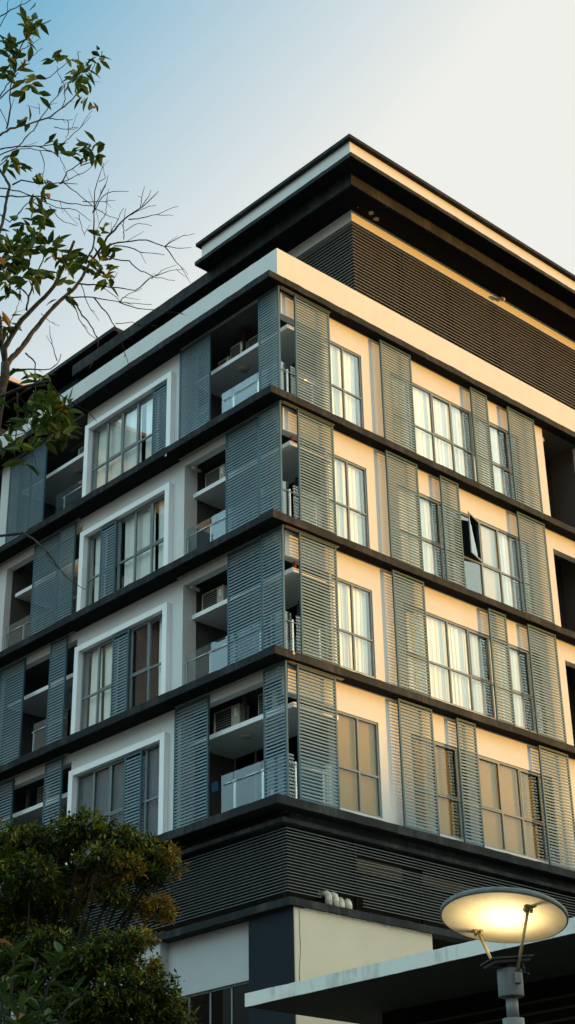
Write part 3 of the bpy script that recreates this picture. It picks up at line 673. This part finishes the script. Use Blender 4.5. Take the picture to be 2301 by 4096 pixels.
TW=[
 ([(600,1520),(650,1440),(740,1340),(800,1290),(870,1250),(940,1180),(962,1158)],16,3),
 ([(620,1500),(720,1470),(800,1460),(885,1455),(1000,1495),(1100,1505),(1160,1500)],14,3),
 ([(1000,1495),(1040,1460),(1100,1430),(1180,1415)],6,3),([(1000,1495),(1070,1590),(1140,1665)],7,2.5),
 ([(690,1490),(780,1495),(850,1530),(960,1535),(998,1545)],8,3),
 ([(600,1530),(700,1570),(780,1580),(850,1640),(940,1680),(1060,1700)],9,3),
 ([(920,1690),(980,1640),(1070,1605)],5,2.5),([(940,1675),(1030,1640),(1110,1635)],5,2.5),
 ([(470,1720),(600,1730),(700,1745),(820,1760),(880,1710),(940,1670)],9,4),
 ([(380,1800),(480,1800),(570,1805),(720,1830),(920,1845)],12,3),([(720,1830),(830,1865),(950,1880),(1110,1900)],7,3),([(720,1830),(760,1795),(860,1745)],6,3),
 ([(570,1805),(640,1890),(700,1980),(750,2110),(780,2220)],9,3),([(700,1960),(800,1955),(900,1990)],5,2.5),
 ([(440,1810),(500,1910),(560,1990),(600,2070),(590,2130),(540,2240)],9,3),([(440,1830),(480,1930),(540,2020),(590,2060)],6,3),
 ([(490,1720),(530,1840),(600,1945)],6,2.5),([(700,1980),(730,2040),(800,2060)],5,2.5),
 ([(520,1600),(570,1480),(570,1380),(570,1280),(575,1160),(600,1070),(630,985)],13,3),
 ([(650,1440),(700,1360),(750,1260)],6,3),([(750,1450),(748,1350),(760,1265)],6,3),
 ([(0,1190),(100,1190),(230,1190),(400,1230),(560,1250),(640,1300),(720,1330)],11,3),
 ([(0,1140),(120,1160),(250,1210),(340,1260),(460,1270),(550,1340)],9,3),([(300,1250),(350,1320),(400,1350),(470,1370)],6,3),
 ([(75,1120),(130,1095),(250,1110),(380,1110),(470,1115)],12,4),([(380,1105),(440,1150),(560,1250),(640,1300)],7,3),
 ([(370,1110),(410,1040),(480,990),(560,960),(600,945)],8,4),([(360,1115),(430,1080),(520,1040),(580,980)],7,3),
 ([(570,1280),(620,1190),(680,1160),(780,1160)],7,3),([(600,1200),(640,1130),(655,1060)],5,2.5),([(600,1100),(640,1080),(625,1010)],5,2.5),
 ([(500,1220),(600,1220),(700,1215)],6,3),([(560,1290),(600,1200),(650,1090)],6,3),
 ([(850,1260),(860,1200),(875,1130)],5,2.5),([(860,1250),(900,1190),(915,1150)],5,2.5),([(800,1300),(900,1250),(945,1245)],5,2.5),
 ([(780,1330),(860,1320),(950,1300),(1080,1250)],7,2.5),([(950,1300),(1050,1308)],4,2.5),([(760,1400),(840,1350),(920,1370)],5,2.5),
 ([(0,820),(60,780),(160,755),(300,715),(370,660),(440,600),(500,530),(560,430),(575,380)],16,4),
 ([(300,720),(380,725),(440,725)],6,3),([(370,660),(395,600),(390,520),(350,440),(345,400)],6,3),
 ([(0,905),(100,890),(240,885),(380,870),(470,790),(560,670)],9,3),([(330,770),(380,785),(470,770)],5,3),([(410,730),(415,800),(400,840)],5,3),
 ([(0,940),(100,900),(200,790),(300,640),(370,550),(400,500)],8,4),
 ([(40,780),(62,650),(60,560),(70,480),(110,440)],12,5),([(470,320),(480,390),(480,460),(470,520)],5,2.5),
 ([(0,600),(60,540),(160,490),(300,470),(380,400),(445,355)],8,3),([(0,660),(30,720),(45,760)],6,4),
 ([(30,430),(100,330),(160,230),(200,120),(205,80)],9,4),([(0,100),(70,60),(150,20),(220,-20)],8,4),([(0,160),(40,90),(50,0)],6,3),
 ([(0,585),(40,520),(110,420),(180,350),(260,290)],8,3),([(110,310),(180,280),(240,230)],6,3),([(240,690),(235,625)],4,2.5),
 ([(160,1880),(175,1800),(200,1720),(230,1640),(260,1580),(275,1470)],14,6),([(240,910),(270,990),(260,1090)],6,3),([(240,890),(350,935),(400,1030)],7,3),
 ([(0,1000),(100,905),(180,900),(300,920),(380,935)],7,3),([(120,1640),(80,1700),(40,1740),(30,1800)],6,3),([(60,1960),(100,1880),(115,1830)],5,3),
 ([(0,1300),(60,1350),(160,1240),(240,1190)],8,4),([(480,1300),(490,1360),(515,1430)],5,3),([(600,1360),(640,1300),(650,1170)],5,3),
 ([(155,2140),(215,2200),(215,2290),(215,2400),(200,2520),(190,2620),(200,2750),(240,2870)],8,3),
 ([(105,2380),(110,2500),(95,2610),(88,2700),(90,2790)],9,3),([(301,2312),(348,2385),(451,2445),(540,2500),(588,2554)],9,3),
 ([(75,2235),(140,2242),(230,2238),(308,2240),(350,2200),(370,2145)],9,4),([(345,2185),(315,2090),(300,1975)],6,3),([(105,2380),(180,2500),(280,2570),(330,2580)],5,3),([(0,2640),(100,2635),(190,2620)],5,3),
 ([(288,3348),(364,3454),(440,3523),(523,3576)],8,2.5),([(260,3310),(300,3400),(360,3450)],5,2.5),
 ([(250,1900),(300,1950),(360,1975)],4,2.5),([(680,1700),(710,1650)],4,2.5),([(800,1980),(830,2000)],4,2.5),([(620,1740),(700,1800),(730,1830)],5,2.5),
]
for pts,w0,w1 in TW:
    d0=near(*pts[0],default=random.uniform(-.1,.5)); d1=d0+random.uniform(-.45,.45)
    Q=limb(pts,rr(w0),rr(w1),d0,d1,tw,6,.010)
    tips.append(Q[-1])
    # side twiglets
    for i in range(4,len(Q)-1,7):
        if random.random()<.62:
            a=Q[i]; dr=(Q[i+1]-Q[i-1]).normalized()+rv()*.8; e=a+dr.normalized()*random.uniform(.05,.22)
            tw.tube([a,a.lerp(e,.5)+rv()*.006,e],[rr(3.2),rr(2.6),rr(2)],4)
tw.build('twigs',M['twig'],TR)
lv=MB()
CL=[(190,120,8,90),(160,200,6,70),(30,270,9,90),(60,330,6,70),(200,520,7,80),(70,420,5,60),(330,370,4,45),(585,350,5,60),(440,490,12,80),(520,430,5,50),(520,590,5,60),(150,730,3,40),(85,990,6,80),
 (470,920,6,60),(550,910,7,70),(330,880,3,50),(265,1110,6,60),(210,1290,9,80),(280,1340,4,50),(110,1470,18,110),(50,1560,20,110),(210,1480,12,90),(330,1480,8,70),(210,1670,8,70),(90,1700,9,80),(20,1680,9,70),
 (600,1420,4,50),(610,1590,7,60),(640,1690,5,50),(400,1570,9,70),(340,1690,3,40),(410,1800,4,40),(60,1980,5,60),(500,1560,7,60),
 (150,2290,3,55),(250,2300,3,50),(300,2440,14,110),(200,2420,7,70),(330,2540,9,90),(370,2620,10,90),(250,2640,6,70),(400,2480,5,60),(90,2680,5,70),(170,2560,4,60),(30,2560,2,60),(150,2760,3,60),(0,2440,3,50)]
for cx,cy,n_,sp in CL:
    for i in range(int(n_*2.1)):
        lx,ly=cx+random.gauss(0,sp*.42),cy+random.gauss(0,sp*.42)
        c=wpt(lx,ly,near(lx,ly,.1,200)+random.gauss(0,.05))
        dr=Vector((random.gauss(0,.8),random.gauss(0,.8),random.gauss(-.05,.6)))
        tone=random.uniform(.1,.75)
        if random.random()<.012: tone=.99
        leaf(lv,c,dr,rv()+Vector((0,0,.8)),random.uniform(.125,.185),random.uniform(.052,.072),tone)
for i in range(5): leaf(lv,wpt(130+random.gauss(0,14),410+random.gauss(0,18),.2),Vector((random.gauss(0,.5),random.gauss(0,.5),1)),rv(),.09,.035,1.0)
leaf(lv,wpt(-5,1945,.1),ax*1.0,Vector((0,0,1)),.07,.03,1.0); leaf(lv,wpt(340,2560,-.3),Vector((0,0,-1)),ax,.06,.03,1.0)
lv.build('leaves',LEAF_A,TR)
# dragonfly on the bare twig
DF=empty('dragonfly',wpt(472,316,.2)+TO,'dragonfly perched on a bare twig tip against the sky','dragonfly')
MB().tube([(0,0,0),ax*.01+Vector((0,0,.002)),ax*.035+Vector((0,0,-.004))],[.003,.0035,.0012],6).build('body',M['twig'],DF)
wm=MB()
for s_,(a,b) in ((1,(-.032,.030)),(-1,(.030,.018)),(1,(-.026,.016)),(-1,(.022,.012))):
    e=ax*a+Vector((0,0,b)); q=e.cross(FW).normalized()*.003; wm.add([Vector((0,0,0)),e*.5+q,e,e*.5-q],[(0,1,2,3)])
wm.build('wings',glass('wing_film',(.7,.75,.8),base=.1),DF)

# --- dense trees at the lower left
def bush(name,label,lobes,dist,leaf_l,nl,mat,trunk,grp,tones=(.05,.8),brown=()):
    loc=at(trunk[0],trunk[1],dist); loc.z=0
    t=empty(name,loc,label,'tree',grp)
    br=MB(); 
    top=at(trunk[0],trunk[2],dist)-loc
    br.tube([Vector((0,0,0)),top*.5+Vector((.1,.05,0)),top],[.17,.13,.08],10)
    cr=MB()
    mpp=dist/6327.8/1.0
    for (px,py,r,dp) in lobes:
        c=at(px,py,dist+dp)-loc; rad=r*mpp*1.08
        a=top*random.uniform(.55,.95); mid=a.lerp(c,.5)+Vector((0,0,-.15)); br.tube([a,mid,c],[.034,.02,.010],6)
        n_=int(1.5*nl*(r/100.0)**2)
        tips_=[]
        for i in range(max(10,n_//12)):
            d=rv(); d.z=d.z*.75+.18; q=c+Vector((d.x*rad,d.y*rad,d.z*rad*.72))*random.uniform(.55,1.05); tips_.append((q,d))
            if random.random()<.5: br.tube([c,c.lerp(q,.6)+rv()*.03,q],[.010,.007,.003],4)
        for q,d in tips_:
            isb=any((px-bx)**2+(py-by)**2<br_**2 for bx,by,br_ in brown) and random.random()<.65
            base_t=random.uniform(*tones)*(.55+.45*max(0,min(1,.5+d.z)))  # upper leaves get lighter tones: highlights painted into the colour
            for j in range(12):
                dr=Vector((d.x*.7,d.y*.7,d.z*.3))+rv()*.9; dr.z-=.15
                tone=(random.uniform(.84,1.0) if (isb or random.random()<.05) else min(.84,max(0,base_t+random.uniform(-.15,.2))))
                leaf(cr,q+rv()*leaf_l*random.uniform(.1,1.1),dr,Vector((0,0,1))+rv()*.5,leaf_l*random.uniform(.7,1.3),leaf_l*random.uniform(.3,.42),tone,fold=.15)
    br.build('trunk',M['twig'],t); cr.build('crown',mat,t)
    return t
bush('leafy_tree','dense small leaved tree spreading over the lower left balconies, brownish on its underside',
  [(330,3330,110,0),(200,3380,130,.4),(60,3400,130,.2),(430,3350,80,-.2),(-60,3450,140,0),(120,3520,130,-.5),(280,3480,120,.4),(400,3430,80,-.5),(500,3370,70,0),(560,3400,70,.4),(490,3480,80,-.3),
   (600,3440,70,0),(660,3420,60,.3),(590,3520,75,0),(690,3470,45,.1),(380,3560,90,.2),(200,3620,90,0),(60,3640,120,.3),(620,3640,70,0),(540,3620,60,.2),(670,3660,30,.1),(450,3600,60,-.2),(-20,3720,120,.3),(300,3640,50,.5),(70,3760,110,.2),(200,3730,80,.4),(310,3720,55,.3)],
  21.0,.085,620,LEAF_B,(120,4100,3800),'leafy trees in the lower left corner',brown=((490,3480,20),(380,3560,30),(620,3640,90),(540,3620,40),(690,3470,60)))
bush('leafy_tree','dark leafy tree below the spreading one, filling the bottom left corner',
  [(480,3790,90,0),(560,3760,60,.3),(400,3850,110,0),(580,3900,90,.2),(650,3960,70,0),(520,3960,110,-.2),(640,4060,110,.1),(700,4090,70,0),(440,4030,130,-.2),(300,3900,130,.3),(150,3980,150,.5),(300,4080,150,0),(80,3860,130,.6),(560,4100,120,0),(200,3780,90,.4)],
  17.5,.075,620,LEAF_B,(350,4400,4050),'leafy trees in the lower left corner',tones=(.02,.62),brown=((560,3760,70),(580,3900,20)))
# --- broad leaved plant in front
PL=empty('broadleaf_shrub',Vector((at(60,4096,8.5).x,at(60,4096,8.5).y,0)),'shrub with large upright pointed leaves in front of the dark trees','shrub')
PO=PL.location.copy(); st=MB(); lf=MB()
for (bx,by,tx,ty,dp) in ((40,4300,150,3830,0),(60,4300,250,3800,.3),(20,4300,90,4010,-.2),(80,4300,190,4080,.1),(-20,4300,20,3900,.2),(100,4350,300,3960,.4),(10,4300,60,3780,.5),(120,4350,130,4120,-.3)):
    a=at(bx,by,8.5+dp)-PO; b=at(tx,ty,8.5+dp)-PO; a.z=max(.0,a.z)
    st.tube([Vector((a.x,a.y,0)),a,a.lerp(b,.5)+rv()*.02,b],[.014,.011,.008,.004],6)
    for j in range(15):
        t=random.uniform(.35,1.0); q=a.lerp(b,t); ang=j*2.4
        dr=Vector((math.cos(ang),math.sin(ang),random.uniform(.1,1.1)))
        leaf(lf,q,dr,Vector((0,0,1))-dr*.3,random.uniform(.11,.17),random.uniform(.038,.055),random.uniform(.35,.9) if random.random()<.97 else 1.0)
st.build('stem',M['twig'],PL); lf.build('leaves',leafmat('shrub_leaf',[(0,(.008,.018,.005)),(.6,(.025,.048,.010)),(.95,(.06,.085,.016)),(1,(.26,.09,.03))],.25),PL)
# balcony pot plant
PP=empty('potted_plant',(1.25,.7,FL[2]),'small potted plant standing behind the corner railing two floors below the top','potted plant')
MB().tube([(0,0,0),(0,0,.22)],[.09,.12],14).build('pot',M['black'],PP)
lf=MB()
for j in range(60): leaf(lf,Vector((random.gauss(0,.05),random.gauss(0,.05),random.uniform(.25,.75))),rv()+Vector((0,0,.6)),rv(),.12,.02,random.uniform(.1,.6))
lf.build('leaves',LEAF_B,PP)

# ================================================================== LIGHT
W=bpy.data.worlds.new('World'); S.world=W; W.use_nodes=True; nt=W.node_tree; bg=nt.nodes['Background']
sky=nt.nodes.new('ShaderNodeTexSky'); sky.sky_type='NISHITA'; sky.sun_disc=False
sky.sun_elevation=R(SUN_EL); sky.sun_rotation=R(90-SUN_AZ); sky.altitude=0; sky.air_density=1.0; sky.dust_density=1.0; sky.ozone_density=2.5
EXPO=1.5; GAIN=1/(.15*2**EXPO)
def mth(op,a,b=None,clamp=False):
    n=nt.nodes.new('ShaderNodeMath'); n.operation=op; n.use_clamp=clamp
    for i,v in enumerate((a,b)):
        if v is None: continue
        if isinstance(v,(int,float)): n.inputs[i].default_value=v
        else: nt.links.new(v,n.inputs[i])
    return n.outputs[0]
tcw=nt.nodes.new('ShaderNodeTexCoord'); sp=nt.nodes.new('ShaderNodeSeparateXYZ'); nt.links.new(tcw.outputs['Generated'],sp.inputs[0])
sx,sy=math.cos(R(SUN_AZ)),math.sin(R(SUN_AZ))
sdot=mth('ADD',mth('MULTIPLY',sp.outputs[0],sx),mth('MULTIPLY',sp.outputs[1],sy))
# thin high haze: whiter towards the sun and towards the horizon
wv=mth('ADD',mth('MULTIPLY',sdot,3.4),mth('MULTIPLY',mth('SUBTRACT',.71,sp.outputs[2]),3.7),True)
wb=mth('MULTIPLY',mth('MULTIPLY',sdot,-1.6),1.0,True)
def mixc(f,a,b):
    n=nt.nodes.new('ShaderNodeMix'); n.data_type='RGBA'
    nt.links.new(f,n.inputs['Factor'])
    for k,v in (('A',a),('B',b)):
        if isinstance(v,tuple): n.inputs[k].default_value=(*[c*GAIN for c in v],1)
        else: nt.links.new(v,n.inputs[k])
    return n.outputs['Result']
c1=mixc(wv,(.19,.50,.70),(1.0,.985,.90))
c2=mixc(wb,c1,(1.65,2.5,2.72))  # sky away from the sun, out of view, brightened to light the left facade
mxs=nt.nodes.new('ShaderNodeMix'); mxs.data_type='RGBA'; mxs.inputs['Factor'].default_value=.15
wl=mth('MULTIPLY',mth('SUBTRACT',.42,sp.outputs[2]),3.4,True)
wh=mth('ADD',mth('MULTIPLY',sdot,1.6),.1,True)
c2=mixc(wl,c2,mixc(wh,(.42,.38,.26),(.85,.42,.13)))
gl=mth('MULTIPLY',mth('MAXIMUM',mth('MULTIPLY',mth('SUBTRACT',sdot,.43),1.5),0.0),mth('MULTIPLY',mth('MAXIMUM',sp.outputs[2],0.02),1.7,True),True)  # glow outside the view, added to light the right facade
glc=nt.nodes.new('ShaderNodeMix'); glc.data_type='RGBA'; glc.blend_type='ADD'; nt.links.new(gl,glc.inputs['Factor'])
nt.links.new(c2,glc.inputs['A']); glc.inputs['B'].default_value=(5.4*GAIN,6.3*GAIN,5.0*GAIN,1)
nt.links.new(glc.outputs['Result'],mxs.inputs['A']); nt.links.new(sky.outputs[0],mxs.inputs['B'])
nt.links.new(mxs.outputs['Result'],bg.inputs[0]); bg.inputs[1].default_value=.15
sn=bpy.data.lights.new('sun','SUN'); so=bpy.data.objects.new('sun',sn); COL.objects.link(so)
sn.energy=2.2; sn.angle=R(.8); sn.color=(1.0,.46,.04)
sd=Vector((math.cos(R(SUN_AZ))*math.cos(R(SUN_EL)),math.sin(R(SUN_AZ))*math.cos(R(SUN_EL)),math.sin(R(SUN_EL))))
so.rotation_euler=(-sd).to_track_quat('-Z','Y').to_euler()
S.view_settings.view_transform='Standard'; S.view_settings.look='None'; S.view_settings.gamma=1; S.view_settings.exposure=EXPO
S.render.engine='CYCLES'
S.cycles.max_bounces=8; S.cycles.transparent_max_bounces=16
